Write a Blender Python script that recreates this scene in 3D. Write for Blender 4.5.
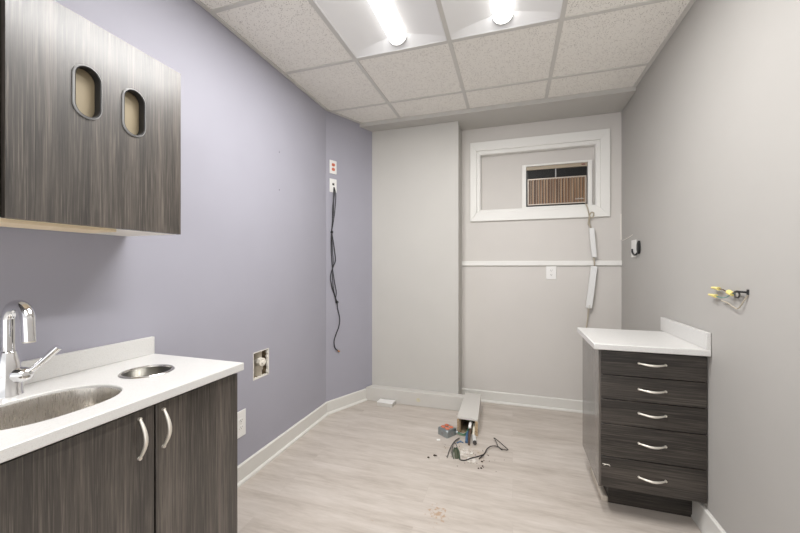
import bpy, bmesh, math, random
from mathutils import Vector, Matrix

random.seed(7)
S = bpy.context.scene
COL = S.collection
for o in list(bpy.data.objects):
    bpy.data.objects.remove(o)

# ------------------------------------------------------------------ camera, world, exposure
CAM_H = 1.24
cam_d = bpy.data.cameras.new('camera')
cam_d.sensor_width = 36.0
cam_d.lens = 15.87
cam_d.clip_start = 0.02
cam = bpy.data.objects.new('camera', cam_d)
cam.location = (0, 0, CAM_H)
cam.rotation_euler = (math.radians(90), 0, 0.3093)
COL.objects.link(cam)
S.camera = cam

W = bpy.data.worlds.new('world')
S.world = W
W.use_nodes = True
wt_ = W.node_tree
bg = wt_.nodes['Background']                                        # added fill from the open end behind camera, stronger below to brighten ceiling
tc = wt_.nodes.new('ShaderNodeTexCoord'); sx_ = wt_.nodes.new('ShaderNodeSeparateXYZ'); mr = wt_.nodes.new('ShaderNodeMapRange')
wt_.links.new(tc.outputs['Generated'], sx_.inputs[0]); wt_.links.new(sx_.outputs['Z'], mr.inputs['Value'])
mr.inputs['From Min'].default_value = -0.25; mr.inputs['From Max'].default_value = 0.25
mr.inputs['To Min'].default_value = 2.1; mr.inputs['To Max'].default_value = 0.7
wt_.links.new(mr.outputs['Result'], bg.inputs['Strength'])
bg.inputs['Color'].default_value = (0.99, 0.99, 0.99, 1)

LAMP = 1.5                                                          # glow of the ceiling lights' lenses
LAMP_W = 19.0                                                       # light each ceiling light throws down
hl = bpy.data.lights.new('fill_light', 'AREA')                      # added fill, unseen behind the camera, standing in for more ceiling lights
hl.shape = 'RECTANGLE'; hl.size = 1.3; hl.size_y = 1.0; hl.energy = 24.0; hl.color = (1.0, 0.99, 0.975)
hlo = bpy.data.objects.new('fill_light', hl); hlo.location = (-0.35, -0.75, 2.54); COL.objects.link(hlo)
S.view_settings.view_transform = 'Standard'
S.view_settings.look = 'None'
S.view_settings.exposure = 0.46
S.view_settings.gamma = 1.0
S.view_settings.use_curve_mapping = False

# ------------------------------------------------------------------ material helpers
def lin(c):
    def f(v):
        v /= 255.0
        return v / 12.92 if v <= 0.04045 else ((v + 0.055) / 1.055) ** 2.4
    return (f(c[0]), f(c[1]), f(c[2]), 1.0)

def mat(name, color, rough=0.6, metal=0.0, spec=0.5, emit=None, strength=0.0):
    m = bpy.data.materials.new(name)
    m.use_nodes = True
    b = m.node_tree.nodes['Principled BSDF']
    b.inputs['Base Color'].default_value = color if len(color) == 4 else (*color, 1)
    b.inputs['Roughness'].default_value = rough
    b.inputs['Metallic'].default_value = metal
    b.inputs['Specular IOR Level'].default_value = spec
    if emit:
        b.inputs['Emission Color'].default_value = (*emit, 1)
        b.inputs['Emission Strength'].default_value = strength
    return m

def nodes(m):
    nt = m.node_tree
    return nt, nt.nodes['Principled BSDF']

def N(nt, typ, **kw):
    n = nt.nodes.new(typ)
    for k, v in kw.items():
        setattr(n, k, v)
    return n

def coord(nt, scale=(1, 1, 1), loc=(0, 0, 0)):
    g = N(nt, 'ShaderNodeNewGeometry')
    mp = N(nt, 'ShaderNodeMapping')
    nt.links.new(g.outputs['Position'], mp.inputs['Vector'])
    mp.inputs['Scale'].default_value = scale
    mp.inputs['Location'].default_value = loc
    return mp.outputs['Vector']

def noise(nt, vec, scale, detail=4, rough=0.6):
    n = N(nt, 'ShaderNodeTexNoise')
    n.inputs['Scale'].default_value = scale
    n.inputs['Detail'].default_value = detail
    n.inputs['Roughness'].default_value = rough
    nt.links.new(vec, n.inputs['Vector'])
    return n.outputs['Fac']

def ramp(nt, fac, stops):
    r = N(nt, 'ShaderNodeValToRGB')
    e = r.color_ramp.elements
    while len(e) < len(stops):
        e.new(0.5)
    for i, (p, c) in enumerate(stops):
        e[i].position = p
        e[i].color = c if len(c) == 4 else (*c, 1)
    nt.links.new(fac, r.inputs['Fac'])
    return r.outputs['Color']

def mixc(nt, a, b, fac, mode='MIX'):
    m = N(nt, 'ShaderNodeMix', data_type='RGBA', blend_type=mode)
    for sock, v in ((m.inputs[6], a), (m.inputs[7], b), (m.inputs[0], fac)):
        if isinstance(v, (float, int)):
            sock.default_value = v
        elif isinstance(v, tuple):
            sock.default_value = v
        else:
            nt.links.new(v, sock)
    return m.outputs[2]

def math_n(nt, op, a, b=None, c=None):
    m = N(nt, 'ShaderNodeMath', operation=op)
    for i, v in enumerate((a, b, c)):
        if v is None:
            continue
        if isinstance(v, (float, int)):
            m.inputs[i].default_value = v
        else:
            nt.links.new(v, m.inputs[i])
    return m.outputs[0]

def bump(nt, b, h, strength=0.2, dist=0.002):
    n = N(nt, 'ShaderNodeBump')
    n.inputs['Strength'].default_value = strength
    n.inputs['Distance'].default_value = dist
    nt.links.new(h, n.inputs['Height'])
    nt.links.new(n.outputs['Normal'], b.inputs['Normal'])

def paint(name, c, rough=0.55, var=0.03):
    m = mat(name, c, rough, spec=0.35)
    nt, b = nodes(m)
    v = coord(nt)
    n1 = noise(nt, v, 1.3, 3)
    dark = tuple(x * (1 - var) for x in c[:3]) + (1,)
    lite = tuple(min(1, x * (1 + var)) for x in c[:3]) + (1,)
    nt.links.new(ramp(nt, n1, [(0.3, dark), (0.7, lite)]), b.inputs['Base Color'])
    bump(nt, b, noise(nt, v, 260, 3), 0.08, 0.001)
    return m

def laminate(name, axis, coat_rough=0.26, coat=0.8, ior=1.6, k=1.0):
    """grey-brown textured wood laminate, grain running along axis"""
    m = mat(name, (0.07, 0.06, 0.055, 1), 0.4, spec=0.4)
    nt, b = nodes(m)
    b.inputs['Coat Weight'].default_value = coat
    b.inputs['Coat Roughness'].default_value = coat_rough
    b.inputs['Coat IOR'].default_value = ior
    sc = [1.0, 1.0, 1.0]
    sc['xyz'.index(axis)] = 0.028
    v = coord(nt, tuple(sc))
    fine = noise(nt, v, 190, 5, 0.65)
    broad = noise(nt, v, 18, 5, 0.65)
    sc2 = list(sc)
    sc2['xyz'.index(axis)] = 0.018
    fleck = noise(nt, coord(nt, tuple(sc2), (3, 1, 2)), 300, 3, 0.6)
    f = math_n(nt, 'ADD', math_n(nt, 'MULTIPLY', fine, 0.45), math_n(nt, 'MULTIPLY', broad, 0.55))
    c = ramp(nt, f, [(0.36, tuple(k * q for q in (0.011, 0.0085, 0.0065))), (0.5, tuple(k * q for q in (0.042, 0.0345, 0.0285))), (0.64, tuple(k * q for q in (0.115, 0.096, 0.081)))])
    c = mixc(nt, c, (0.17 * k, 0.145 * k, 0.122 * k, 1), ramp(nt, fleck, [(0.54, (0, 0, 0)), (0.70, (0.6, 0.6, 0.6))]))
    nt.links.new(c, b.inputs['Base Color'])
    nt.links.new(ramp(nt, fine, [(0.3, (0.52, 0.52, 0.52)), (0.7, (0.40, 0.40, 0.40))]), b.inputs['Roughness'])
    bump(nt, b, fine, 0.18, 0.001)
    return m

def brushed(name, c, rough, axis='y'):
    m = mat(name, c, rough, 1.0)
    nt, b = nodes(m)
    sc = [1.0, 1.0, 1.0]
    sc['xyz'.index(axis)] = 0.03
    n1 = noise(nt, coord(nt, tuple(sc)), 500, 3)
    nt.links.new(ramp(nt, n1, [(0.3, (rough * .8,) * 3), (0.7, (min(1, rough * 1.3),) * 3)]), b.inputs['Roughness'])
    bump(nt, b, n1, 0.06, 0.0005)
    return m

M = {}
M['lavender'] = paint('lavender_paint', (0.355, 0.350, 0.403, 1))
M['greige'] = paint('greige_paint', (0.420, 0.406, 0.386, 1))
M['greige_back'] = paint('greige_paint_lit', (0.60, 0.573, 0.543, 1))  # greige lightened to make up for the weak light on the back wall
M['cream'] = paint('cream_paint', (0.520, 0.505, 0.475, 1))
M['trim'] = paint('white_trim_paint', (0.78, 0.77, 0.74, 1), 0.4, 0.015)
M['base'] = paint('baseboard_paint', (0.66, 0.645, 0.61, 1), 0.45, 0.02)
M['box_paint'] = paint('chase_paint', (0.57, 0.55, 0.515, 1), 0.45, 0.03)
M['grid'] = paint('ceiling_grid_enamel', (0.62, 0.605, 0.57, 1), 0.45, 0.01)
M['white_plastic'] = mat('white_plastic', (0.78, 0.77, 0.75, 1), 0.35)
M['raceway'] = mat('raceway_plastic', (0.74, 0.74, 0.73, 1), 0.4)
M['orange'] = mat('orange_plastic', (0.62, 0.17, 0.085, 1), 0.4)
M['socket_red'] = mat('red_orange_socket', (0.62, 0.17, 0.10, 1), 0.4)
M['black'] = mat('black_rubber', (0.012, 0.012, 0.013, 1), 0.5)
M['black_gloss'] = mat('black_plastic', (0.01, 0.01, 0.01, 1), 0.3)
M['slot'] = mat('slot_dark', (0.06, 0.055, 0.05, 1), 0.6)
M['chrome'] = mat('chrome', (0.82, 0.82, 0.83, 1), 0.06, 1.0)
M['steel'] = brushed('brushed_steel', (0.66, 0.63, 0.585, 1), 0.28, 'z')
M['steel_dark'] = brushed('dark_steel_sleeve', (0.13, 0.125, 0.11, 1), 0.36, 'z')
M['steel_bin'] = brushed('brushed_steel_ring', (0.60, 0.58, 0.55, 1), 0.2)
M['nickel'] = mat('satin_nickel', (0.80, 0.76, 0.69, 1), 0.42, 0.75)
M['galv'] = mat('galvanised_steel', (0.36, 0.40, 0.41, 1), 0.42, 0.85)
M['copper'] = mat('copper', (0.75, 0.36, 0.15, 1), 0.3, 1.0)
M['yellow'] = mat('yellow_plastic', (0.78, 0.66, 0.24, 1), 0.45)
M['green'] = mat('green_insulation', (0.06, 0.15, 0.09, 1), 0.45)
M['blue'] = mat('blue_insulation', (0.06, 0.13, 0.24, 1), 0.45)
M['brownwire'] = mat('brown_insulation', (0.10, 0.06, 0.04, 1), 0.5)
M['cream_pipe'] = mat('cream_conduit', (0.75, 0.70, 0.58, 1), 0.5)
M['grey_wire'] = mat('grey_wire', (0.10, 0.095, 0.085, 1), 0.5)
M['dark_wire'] = mat('dark_wire', (0.03, 0.026, 0.023, 1), 0.5)
M['tan_cord'] = mat('tan_cord', (0.42, 0.37, 0.29, 1), 0.6)
M['beige_board'] = mat('beige_board', (0.33, 0.27, 0.175, 1), 0.6)
M['melamine'] = mat('cream_melamine', (0.82, 0.78, 0.70, 1), 0.45)
M['rubber_seal'] = mat('grey_seal', (0.30, 0.30, 0.30, 1), 0.35, 0.3)
M['lamin_z'] = laminate('laminate_upright_grain', 'z')
M['lamin_side'] = laminate('laminate_smooth_side', 'z', 0.12, 1.0, 1.75)
M['lamin_x'] = laminate('laminate_level_grain_shaded', 'x', 0.3, 0.25, 1.5, 0.72)  # same laminate as the doors, with the fronts' shade put into the colour
M['lens'] = mat('lamp_lens', (0.9, 0.9, 0.9, 1), 0.5, emit=(1.0, 0.985, 0.955), strength=LAMP)
M['reflector'] = mat('white_enamel', (0.86, 0.86, 0.86, 1), 0.45)

# raw particle board of the open box end
m = mat('raw_board', (0.42, 0.30, 0.18, 1), 0.8); nt, b = nodes(m)
nt.links.new(ramp(nt, noise(nt, coord(nt), 120, 4), [(0.3, (0.25, 0.16, 0.09)), (0.7, (0.55, 0.42, 0.27))]), b.inputs['Base Color'])
M['rawboard'] = m

# solid surface tops: white with faint specks
m = mat('white_solid_surface', (0.80, 0.79, 0.77, 1), 0.28); nt, b = nodes(m)
sp = noise(nt, coord(nt), 330, 2, 0.5)
nt.links.new(ramp(nt, sp, [(0.30, (0.53, 0.522, 0.505)), (0.42, (0.615, 0.607, 0.592)), (0.7, (0.64, 0.632, 0.618))]), b.inputs['Base Color'])
M['solid'] = m

# mineral-fibre ceiling tile with pinholes
m = mat('ceiling_tile_fibre', (0.6, 0.57, 0.53, 1), 0.9, spec=0.1); nt, b = nodes(m)
v = coord(nt)
pit = N(nt, 'ShaderNodeTexVoronoi'); pit.inputs['Scale'].default_value = 120
nt.links.new(v, pit.inputs['Vector'])
msk = noise(nt, v, 55, 2)
holes = math_n(nt, 'MULTIPLY', math_n(nt, 'LESS_THAN', pit.outputs['Distance'], 0.30), math_n(nt, 'GREATER_THAN', msk, 0.47))
mott = ramp(nt, noise(nt, v, 260, 3), [(0.3, (0.80, 0.775, 0.725)), (0.7, (0.93, 0.905, 0.855))])
nt.links.new(mixc(nt, mott, (0.27, 0.24, 0.21, 1), math_n(nt, 'MULTIPLY', holes, 0.6)), b.inputs['Base Color'])
bump(nt, b, noise(nt, v, 180, 4), 0.3, 0.002)
M['tile'] = m

# washed oak plank floor, planks along x, with old stains
m = mat('washed_oak_floor', (0.6, 0.55, 0.5, 1), 0.42, spec=0.4); nt, b = nodes(m)
v = coord(nt)
br = N(nt, 'ShaderNodeTexBrick')
br.offset = 0.37; br.offset_frequency = 2
nt.links.new(v, br.inputs['Vector'])
br.inputs['Color1'].default_value = (0.2, 0.2, 0.2, 1); br.inputs['Color2'].default_value = (0.8, 0.8, 0.8, 1)
br.inputs['Mortar'].default_value = (0.5, 0.5, 0.5, 1)
br.inputs['Scale'].default_value = 1.0; br.inputs['Mortar Size'].default_value = 0.0009
br.inputs['Mortar Smooth'].default_value = 0.3
br.inputs['Brick Width'].default_value = 1.22; br.inputs['Row Height'].default_value = 0.18
sep = N(nt, 'ShaderNodeSeparateColor'); nt.links.new(br.outputs['Color'], sep.inputs[0])
plank = sep.outputs[0]
vv = N(nt, 'ShaderNodeVectorMath', operation='ADD')
cmb = N(nt, 'ShaderNodeCombineXYZ'); nt.links.new(math_n(nt, 'MULTIPLY', plank, 31.0), cmb.inputs[0]); nt.links.new(math_n(nt, 'MULTIPLY', plank, 17.0), cmb.inputs[2])
mp = N(nt, 'ShaderNodeMapping'); mp.inputs['Scale'].default_value = (0.16, 1.0, 1.0)
nt.links.new(v, mp.inputs['Vector']); nt.links.new(mp.outputs['Vector'], vv.inputs[0]); nt.links.new(cmb.outputs[0], vv.inputs[1])
g1 = noise(nt, vv.outputs[0], 14, 6, 0.62)
g2 = noise(nt, vv.outputs[0], 70, 4, 0.6)
gg = math_n(nt, 'ADD', math_n(nt, 'MULTIPLY', g1, 0.7), math_n(nt, 'MULTIPLY', g2, 0.3))
wood = ramp(nt, gg, [(0.32, (0.40, 0.350, 0.307)), (0.5, (0.505, 0.456, 0.41)), (0.66, (0.58, 0.533, 0.49))])
wood = mixc(nt, wood, (0.40, 0.35, 0.31, 1), math_n(nt, 'MULTIPLY', br.outputs['Fac'], 0.45))
wood = mixc(nt, wood, ramp(nt, plank, [(0.0, (0.93, 0.92, 0.91)), (1.0, (1.0, 1.0, 1.0))]), 1.0, 'MULTIPLY')
def spot(cx, cy, r, thr, scale):
    d = N(nt, 'ShaderNodeVectorMath', operation='DISTANCE'); nt.links.new(v, d.inputs[0]); d.inputs[1].default_value = (cx, cy, 0)
    fall = math_n(nt, 'SUBTRACT', 1.0, math_n(nt, 'DIVIDE', d.outputs['Value'], r)); fall = math_n(nt, 'MAXIMUM', fall, 0.0)
    n = noise(nt, v, scale, 3)
    return math_n(nt, 'MINIMUM', math_n(nt, 'MULTIPLY', math_n(nt, 'MAXIMUM', math_n(nt, 'SUBTRACT', math_n(nt, 'ADD', n, math_n(nt, 'MULTIPLY', fall, 0.32)), thr), 0.0), 8.0), 1.0)
wood = mixc(nt, wood, (0.38, 0.24, 0.14, 1), math_n(nt, 'MULTIPLY', spot(-0.36, 1.74, 0.12, 0.72, 44), 0.75))
wood = mixc(nt, wood, (0.38, 0.24, 0.14, 1), math_n(nt, 'MULTIPLY', spot(-0.66, 1.60, 0.07, 0.80, 38), 0.35))
wood = mixc(nt, wood, (0.45, 0.36, 0.26, 1), math_n(nt, 'MULTIPLY', spot(-0.29, 2.38, 0.26, 0.72, 24), 0.55))
nt.links.new(wood, b.inputs['Base Color'])
bump(nt, b, gg, 0.06, 0.001)
M['floor'] = m

# ------------------------------------------------------------------ mesh helpers (geometry is written in room coordinates)
class MB:
    def __init__(self):
        self.bm = bmesh.new()
    def box(self, x0, x1, y0, y1, z0, z1, mtx=None):
        vs = [self.bm.verts.new((x, y, z)) for x in (x0, x1) for y in (y0, y1) for z in (z0, z1)]
        for f in ((0, 1, 3, 2), (4, 6, 7, 5), (0, 4, 5, 1), (2, 3, 7, 6), (0, 2, 6, 4), (1, 5, 7, 3)):
            self.bm.faces.new([vs[i] for i in f])
        if mtx:
            for q in vs:
                q.co = mtx @ q.co
        return self
    def frame(self, p0, p1):
        d = (p1 - p0).normalized()
        a = Vector((0, 0, 1)) if abs(d.z) < 0.9 else Vector((1, 0, 0))
        s = d.cross(a).normalized()
        return d, s, d.cross(s).normalized()
    def cyl(self, p0, p1, r0, r1=None, seg=20, cap=True):
        p0, p1 = Vector(p0), Vector(p1)
        r1 = r0 if r1 is None else r1
        d, s, t = self.frame(p0, p1)
        A, B = [], []
        for i in range(seg):
            a = 2 * math.pi * i / seg
            e = s * math.cos(a) + t * math.sin(a)
            A.append(self.bm.verts.new(p0 + e * r0)); B.append(self.bm.verts.new(p1 + e * r1))
        for i in range(seg):
            j = (i + 1) % seg
            self.bm.faces.new((A[i], B[i], B[j], A[j]))
        if cap:
            self.bm.faces.new(A); self.bm.faces.new(B[::-1])
        return self
    def tube(self, pts, r, seg=8, smooth=6, flat=None):
        P = [Vector(p) for p in pts]
        if smooth and len(P) > 2:
            Q = [P[0] * 2 - P[1]] + P + [P[-1] * 2 - P[-2]]
            R = []
            for i in range(1, len(Q) - 2):
                for k in range(smooth):
                    t = k / smooth
                    a, b_, c, d = Q[i - 1], Q[i], Q[i + 1], Q[i + 2]
                    R.append(0.5 * ((2 * b_) + (c - a) * t + (2 * a - 5 * b_ + 4 * c - d) * t * t + (3 * b_ - a - 3 * c + d) * t ** 3))
            R.append(P[-1]); P = R
        rr = r if callable(r) else (lambda t: r)
        rings = []
        prev = None
        for i, p in enumerate(P):
            d = (P[min(i + 1, len(P) - 1)] - P[max(i - 1, 0)]).normalized()
            if prev is None:
                a = Vector((0, 0, 1)) if abs(d.z) < 0.9 else Vector((1, 0, 0))
                s = d.cross(a).normalized()
            else:
                s = (prev - d * prev.dot(d)).normalized()
            prev = s
            t = d.cross(s)
            rad = rr(i / (len(P) - 1))
            ring = []
            for k in range(seg):
                an = 2 * math.pi * k / seg
                ring.append(self.bm.verts.new(p + (s * math.cos(an) + t * math.sin(an)) * rad))
            rings.append(ring)
        for a, b_ in zip(rings, rings[1:]):
            for k in range(seg):
                j = (k + 1) % seg
                self.bm.faces.new((a[k], b_[k], b_[j], a[j]))
        self.bm.faces.new(rings[0]); self.bm.faces.new(rings[-1][::-1])
        return self
    def loft(self, rings, cap0=True, cap1=True):
        R = [[self.bm.verts.new(p) for p in ring] for ring in rings]
        n = len(R[0])
        for a, b_ in zip(R, R[1:]):
            for k in range(n):
                j = (k + 1) % n
                self.bm.faces.new((a[k], a[j], b_[j], b_[k]))
        if cap0: self.bm.faces.new(R[0][::-1])
        if cap1: self.bm.faces.new(R[-1])
        return self
    def prism(self, poly, vec):
        """poly: 3-D points of a flat outline, pushed along vec"""
        v = Vector(vec)
        return self.loft([[Vector(p) for p in poly], [Vector(p) + v for p in poly]])
    def plate(self, outer, holes, vec):
        """flat outline with holes, filled and pushed along vec"""
        bm = self.bm
        es = []
        for loop in [outer] + holes:
            vs = [bm.verts.new(p) for p in loop]
            es += [bm.edges.new((vs[i], vs[(i + 1) % len(vs)])) for i in range(len(vs))]
        r = bmesh.ops.triangle_fill(bm, edges=es, use_beauty=True)
        fs = [f for f in r['geom'] if isinstance(f, bmesh.types.BMFace)]
        e = bmesh.ops.extrude_face_region(bm, geom=fs)
        bmesh.ops.translate(bm, verts=[q for q in e['geom'] if isinstance(q, bmesh.types.BMVert)], vec=vec)
        return self
    def ball(self, c, r, sc=(1, 1, 1), u=14, v=8):
        bmesh.ops.create_uvsphere(self.bm, u_segments=u, v_segments=v, radius=r,
                                  matrix=Matrix.Translation(c) @ Matrix.Diagonal((*sc, 1)))
        return self

def world_loc(o):
    p = Vector((0, 0, 0))
    while o:
        p = p + o.location
        o = o.parent
    return p

def build(name, mb, material, parent=None, bevel=0.0, loc=None, seg=2, angle=40):
    bm = mb.bm
    bmesh.ops.recalc_face_normals(bm, faces=bm.faces)
    if parent is not None:
        org = world_loc(parent)
    elif loc is not None:
        org = Vector(loc)
    else:
        xs = [q.co for q in bm.verts]
        org = Vector(((min(c.x for c in xs) + max(c.x for c in xs)) / 2, (min(c.y for c in xs) + max(c.y for c in xs)) / 2, min(c.z for c in xs)))
    for q in bm.verts:
        q.co -= org
    me = bpy.data.meshes.new(name)
    bm.to_mesh(me); bm.free()
    me.materials.append(material)
    me.shade_smooth()
    me.set_sharp_from_angle(angle=math.radians(angle))
    o = bpy.data.objects.new(name, me)
    COL.objects.link(o)
    if parent is not None:
        o.parent = parent
    else:
        o.location = org
    if bevel:
        md = o.modifiers.new('bevel', 'BEVEL')
        md.width = bevel; md.segments = seg; md.limit_method = 'ANGLE'; md.angle_limit = math.radians(50)
        md.harden_normals = False
    return o

def tag(o, label=None, cat=None, group=None, kind=None):
    if label: o['label'] = label
    if cat: o['category'] = cat
    if group: o['group'] = group
    if kind: o['kind'] = kind
    return o

def thing(name, label, cat, loc, group=None):
    o = bpy.data.objects.new(name, None)
    o.empty_display_size = 0.05
    COL.objects.link(o)
    o.location = loc
    return tag(o, label, cat, group)

def copy_thing(src, loc, label, group=None):
    r = src.copy(); COL.objects.link(r); r.location = loc
    r['label'] = label
    if group: r['group'] = group
    def rec(a, b_):
        for ch in [c for c in bpy.data.objects if c.parent == a]:
            d = ch.copy(); COL.objects.link(d); d.parent = b_
            rec(ch, d)
    rec(src, r)
    return r

def struct(name, mb, material, bevel=0.0, parent=None, label=None, cat=None):
    o = build(name, mb, material, parent, bevel)
    if parent is None:
        o['kind'] = 'structure'
    if label: o['label'] = label
    if cat: o['category'] = cat
    return o

def circle(cx, cy, z, r, n=40, ry=None, p=2.0):
    ry = ry or r
    out = []
    for i in range(n):
        a = 2 * math.pi * i / n
        c, s = math.cos(a), math.sin(a)
        out.append((cx + r * math.copysign(abs(c) ** (2 / p), c), cy + ry * math.copysign(abs(s) ** (2 / p), s), z))
    return out

# ------------------------------------------------------------------ room shell
XL, XR, YB, CH = -1.492, 0.857, 3.335, 2.55
YN = -1.6                                     # open end behind the camera
SOF_Y, SOF_Z = 2.967, 2.518
COL_Y, COL_X = 3.108, -0.455
AX, AY = -1.494, 2.63                         # where the left wall turns
AD = Vector((0.157, 0.34, 0)).normalized()
AN = Vector((-AD.y, AD.x, 0))                 # outward

struct('floor', MB().box(-1.75, 1.0, YN, 3.6, -0.08, 0.0), M['floor'])
# left wall with the cut-out for the old pipe
HY0, HY1, HZ0, HZ1 = 1.758, 1.900, 0.552, 0.716
wl = MB()
wl.box(XL - 0.1, XL, YN, HY0, 0, 2.7).box(XL - 0.1, XL, HY1, AY, 0, 2.7)
wl.box(XL - 0.1, XL, HY0, HY1, 0, HZ0).box(XL - 0.1, XL, HY0, HY1, HZ1, 2.7)
wall_left = struct('wall_left', wl, M['lavender'])
A0 = Vector((XL, AY, 0)); A1 = A0 + AD * 0.95
wa = MB().prism([A0, A1, A1 + AN * 0.1, A0 + AN * 0.1], (0, 0, 2.7))
struct('wall_left_back', wa, M['lavender'])
# hollow behind the cut-out
hb = MB().box(XL - 0.115, XL - 0.1, HY0 - 0.03, HY1 + 0.03, HZ0 - 0.03, HZ1 + 0.03)
m = mat('dusty_cavity_shade', (0.20, 0.15, 0.09, 1), 0.9); nt, b = nodes(m)
nt.links.new(ramp(nt, noise(nt, coord(nt), 30, 4), [(0.35, (0.10, 0.07, 0.04)), (0.65, (0.34, 0.27, 0.17))]), b.inputs['Base Color'])
M['cavity'] = m
ringc = 0.0015
hb.box(XL - 0.1, XL - 0.013, HY0, HY0 + ringc, HZ0, HZ1).box(XL - 0.1, XL - 0.013, HY1 - ringc, HY1, HZ0, HZ1)
hb.box(XL - 0.1, XL - 0.013, HY0, HY1, HZ0, HZ0 + ringc).box(XL - 0.1, XL - 0.013, HY0, HY1, HZ1 - ringc, HZ1)
struct('wall_cavity', hb, M['cavity'], parent=wall_left)
ragged = MB()
def rough_edge(a, b_, n, w):
    a, b_ = Vector(a), Vector(b_)
    inn = Vector((0, (HY0 + HY1) / 2, (HZ0 + HZ1) / 2))
    for i in range(n):
        p, q = a.lerp(b_, i / n), a.lerp(b_, (i + 1) / n)
        k = w * random.uniform(0.55, 1.3)
        along_y = abs(a.z - b_.z) < 0.01
        if along_y:
            s = 1 if inn.z > p.z else -1
            ragged.box(XL - 0.012, XL + 0.0012, min(p.y, q.y), max(p.y, q.y), min(p.z - s * 0.002, p.z + s * k), max(p.z - s * 0.002, p.z + s * k))
        else:
            s = 1 if inn.y > p.y else -1
            ragged.box(XL - 0.012, XL + 0.0012, min(p.y - s * 0.002, p.y + s * k), max(p.y - s * 0.002, p.y + s * k), min(p.z, q.z), max(p.z, q.z))
rough_edge((0, HY0, HZ0), (0, HY1, HZ0), 12, 0.008)
rough_edge((0, HY1, HZ0), (0, HY1, HZ1), 12, 0.012)
rough_edge((0, HY0, HZ0), (0, HY0, HZ1), 12, 0.005)
rough_edge((0, HY0, HZ1), (0, HY1, HZ1), 12, 0.004)
struct('plaster_edge', ragged, mat('bare_plaster', (0.74, 0.71, 0.66, 1), 0.9), parent=wall_left)
nh = MB()
for z in (2.008, 1.754):
    nh.cyl((XL - 0.002, 2.008, z), (XL + 0.0008, 2.008, z), 0.0035, seg=10)
struct('nail_hole', nh, M['slot'], parent=wall_left)

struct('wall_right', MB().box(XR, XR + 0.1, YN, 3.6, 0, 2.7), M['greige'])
WX0, WX1, WZ0, WZ1 = -0.292, 0.672, 1.752, 2.276
wb = MB()
wb.box(-1.6, WX0, YB, YB + 0.12, 0, 2.7).box(WX1, XR + 0.1, YB, YB + 0.12, 0, 2.7)
wb.box(WX0, WX1, YB, YB + 0.12, 0, WZ0).box(WX0, WX1, YB, YB + 0.12, WZ1, 2.7)
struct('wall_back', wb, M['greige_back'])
struct('wall_bump_out', MB().box(-1.45, COL_X, COL_Y, YB, 0, SOF_Z + 0.05), M['cream'])
struct('ceiling_soffit', MB().box(-1.45, XR, SOF_Y, YB + 0.1, SOF_Z, 2.66), M['cream'], 0.003)

# suspended ceiling: lay-in tiles, two cells left open for the lights
GX = [XL - 0.06, -0.950, -0.350, 0.248, XR + 0.05]
GY = [YN, -1.005, -0.395, 0.215, 0.825, 1.435, 2.045, 2.665, SOF_Y]
LIGHT_Y = (0.825, 2.045)
ct = MB()
for i in range(4):
    for j in range(len(GY) - 1):
        if i in (1, 2) and GY[j] >= LIGHT_Y[0] - .01 and GY[j + 1] <= LIGHT_Y[1] + .01:
            continue
        ct.box(GX[i], GX[i + 1], GY[j], GY[j + 1], CH + 0.004, CH + 0.02)
struct('ceiling', ct, M['tile'])
gr = MB()
for x in GX[1:4]:
    gr.box(x - 0.012, x + 0.012, YN, SOF_Y, CH - 0.001, CH + 0.03)
for y in GY[1:-1]:
    for i in range(4):
        if i in (1, 2) and LIGHT_Y[0] + .01 < y < LIGHT_Y[1] - .01:
            continue
        gr.box(GX[i] + (0.012 if i else 0), GX[i + 1] - (0.012 if i < 3 else 0), y - 0.012, y + 0.012, CH - 0.001, CH + 0.03)
gr.box(XL, XL + 0.022, YN, AY, CH - 0.002, CH + 0.02)
gr.box(XR - 0.022, XR, YN, SOF_Y, CH - 0.002, CH + 0.02)
gr.prism([A0 + Vector((0, 0, CH - 0.002)), A0 + AD * 0.38 + Vector((0, 0, CH - 0.002)), A0 + AD * 0.38 - AN * 0.022 + Vector((0, 0, CH - 0.002)), A0 - AN * 0.022 + Vector((0, 0, CH - 0.002))], (0, 0, 0.02))
struct('ceiling_grid', gr, M['grid'])
struct('ceiling_slab', MB().box(-1.75, 1.0, YN, 3.6, 2.70, 2.75), M['greige'])

# baseboards
def board(mb, p0, p1, n, h=0.105, t=0.013, shoe=0.014):
    """a baseboard with eased top and a quarter-round shoe between two floor points; n points into the room"""
    p0, p1, n = Vector(p0), Vector(p1), Vector(n).normalized()
    prof = [(0, 0), (t + shoe, 0), (t + shoe, 0.006), (t + shoe * 0.7, 0.013), (t, 0.017), (t, h - 0.006), (t - 0.006, h), (0, h)]
    mb.loft([[p + n * a + Vector((0, 0, z)) for a, z in prof] for p in (p0, p1)])
bl = MB(); board(bl, (XL, 1.12, 0), (XL, AY + 0.004, 0), (1, 0, 0)); struct('baseboard_left', bl, M['base'])
bl = MB(); board(bl, A0, A0 + AD * 0.44, -AN); struct('baseboard_left_back', bl, M['base'])
bl = MB(); board(bl, (COL_X, YB, 0), (XR, YB, 0), (0, -1, 0), 0.098); struct('baseboard_back', bl, M['base'])
bl = MB(); board(bl, (XR, 2.098, 0), (XR, -1.2, 0), (-1, 0, 0), 0.118, 0.013, 0.004)
board(bl, (XR, YB, 0), (XR, 2.42, 0), (-1, 0, 0), 0.105); struct('baseboard_right', bl, M['base'])
struct('trim_1', MB().box(COL_X, XR, YB - 0.016, YB, 1.247, 1.290), M['trim'], 0.004, label='white painted chair rail across the back wall')

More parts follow.
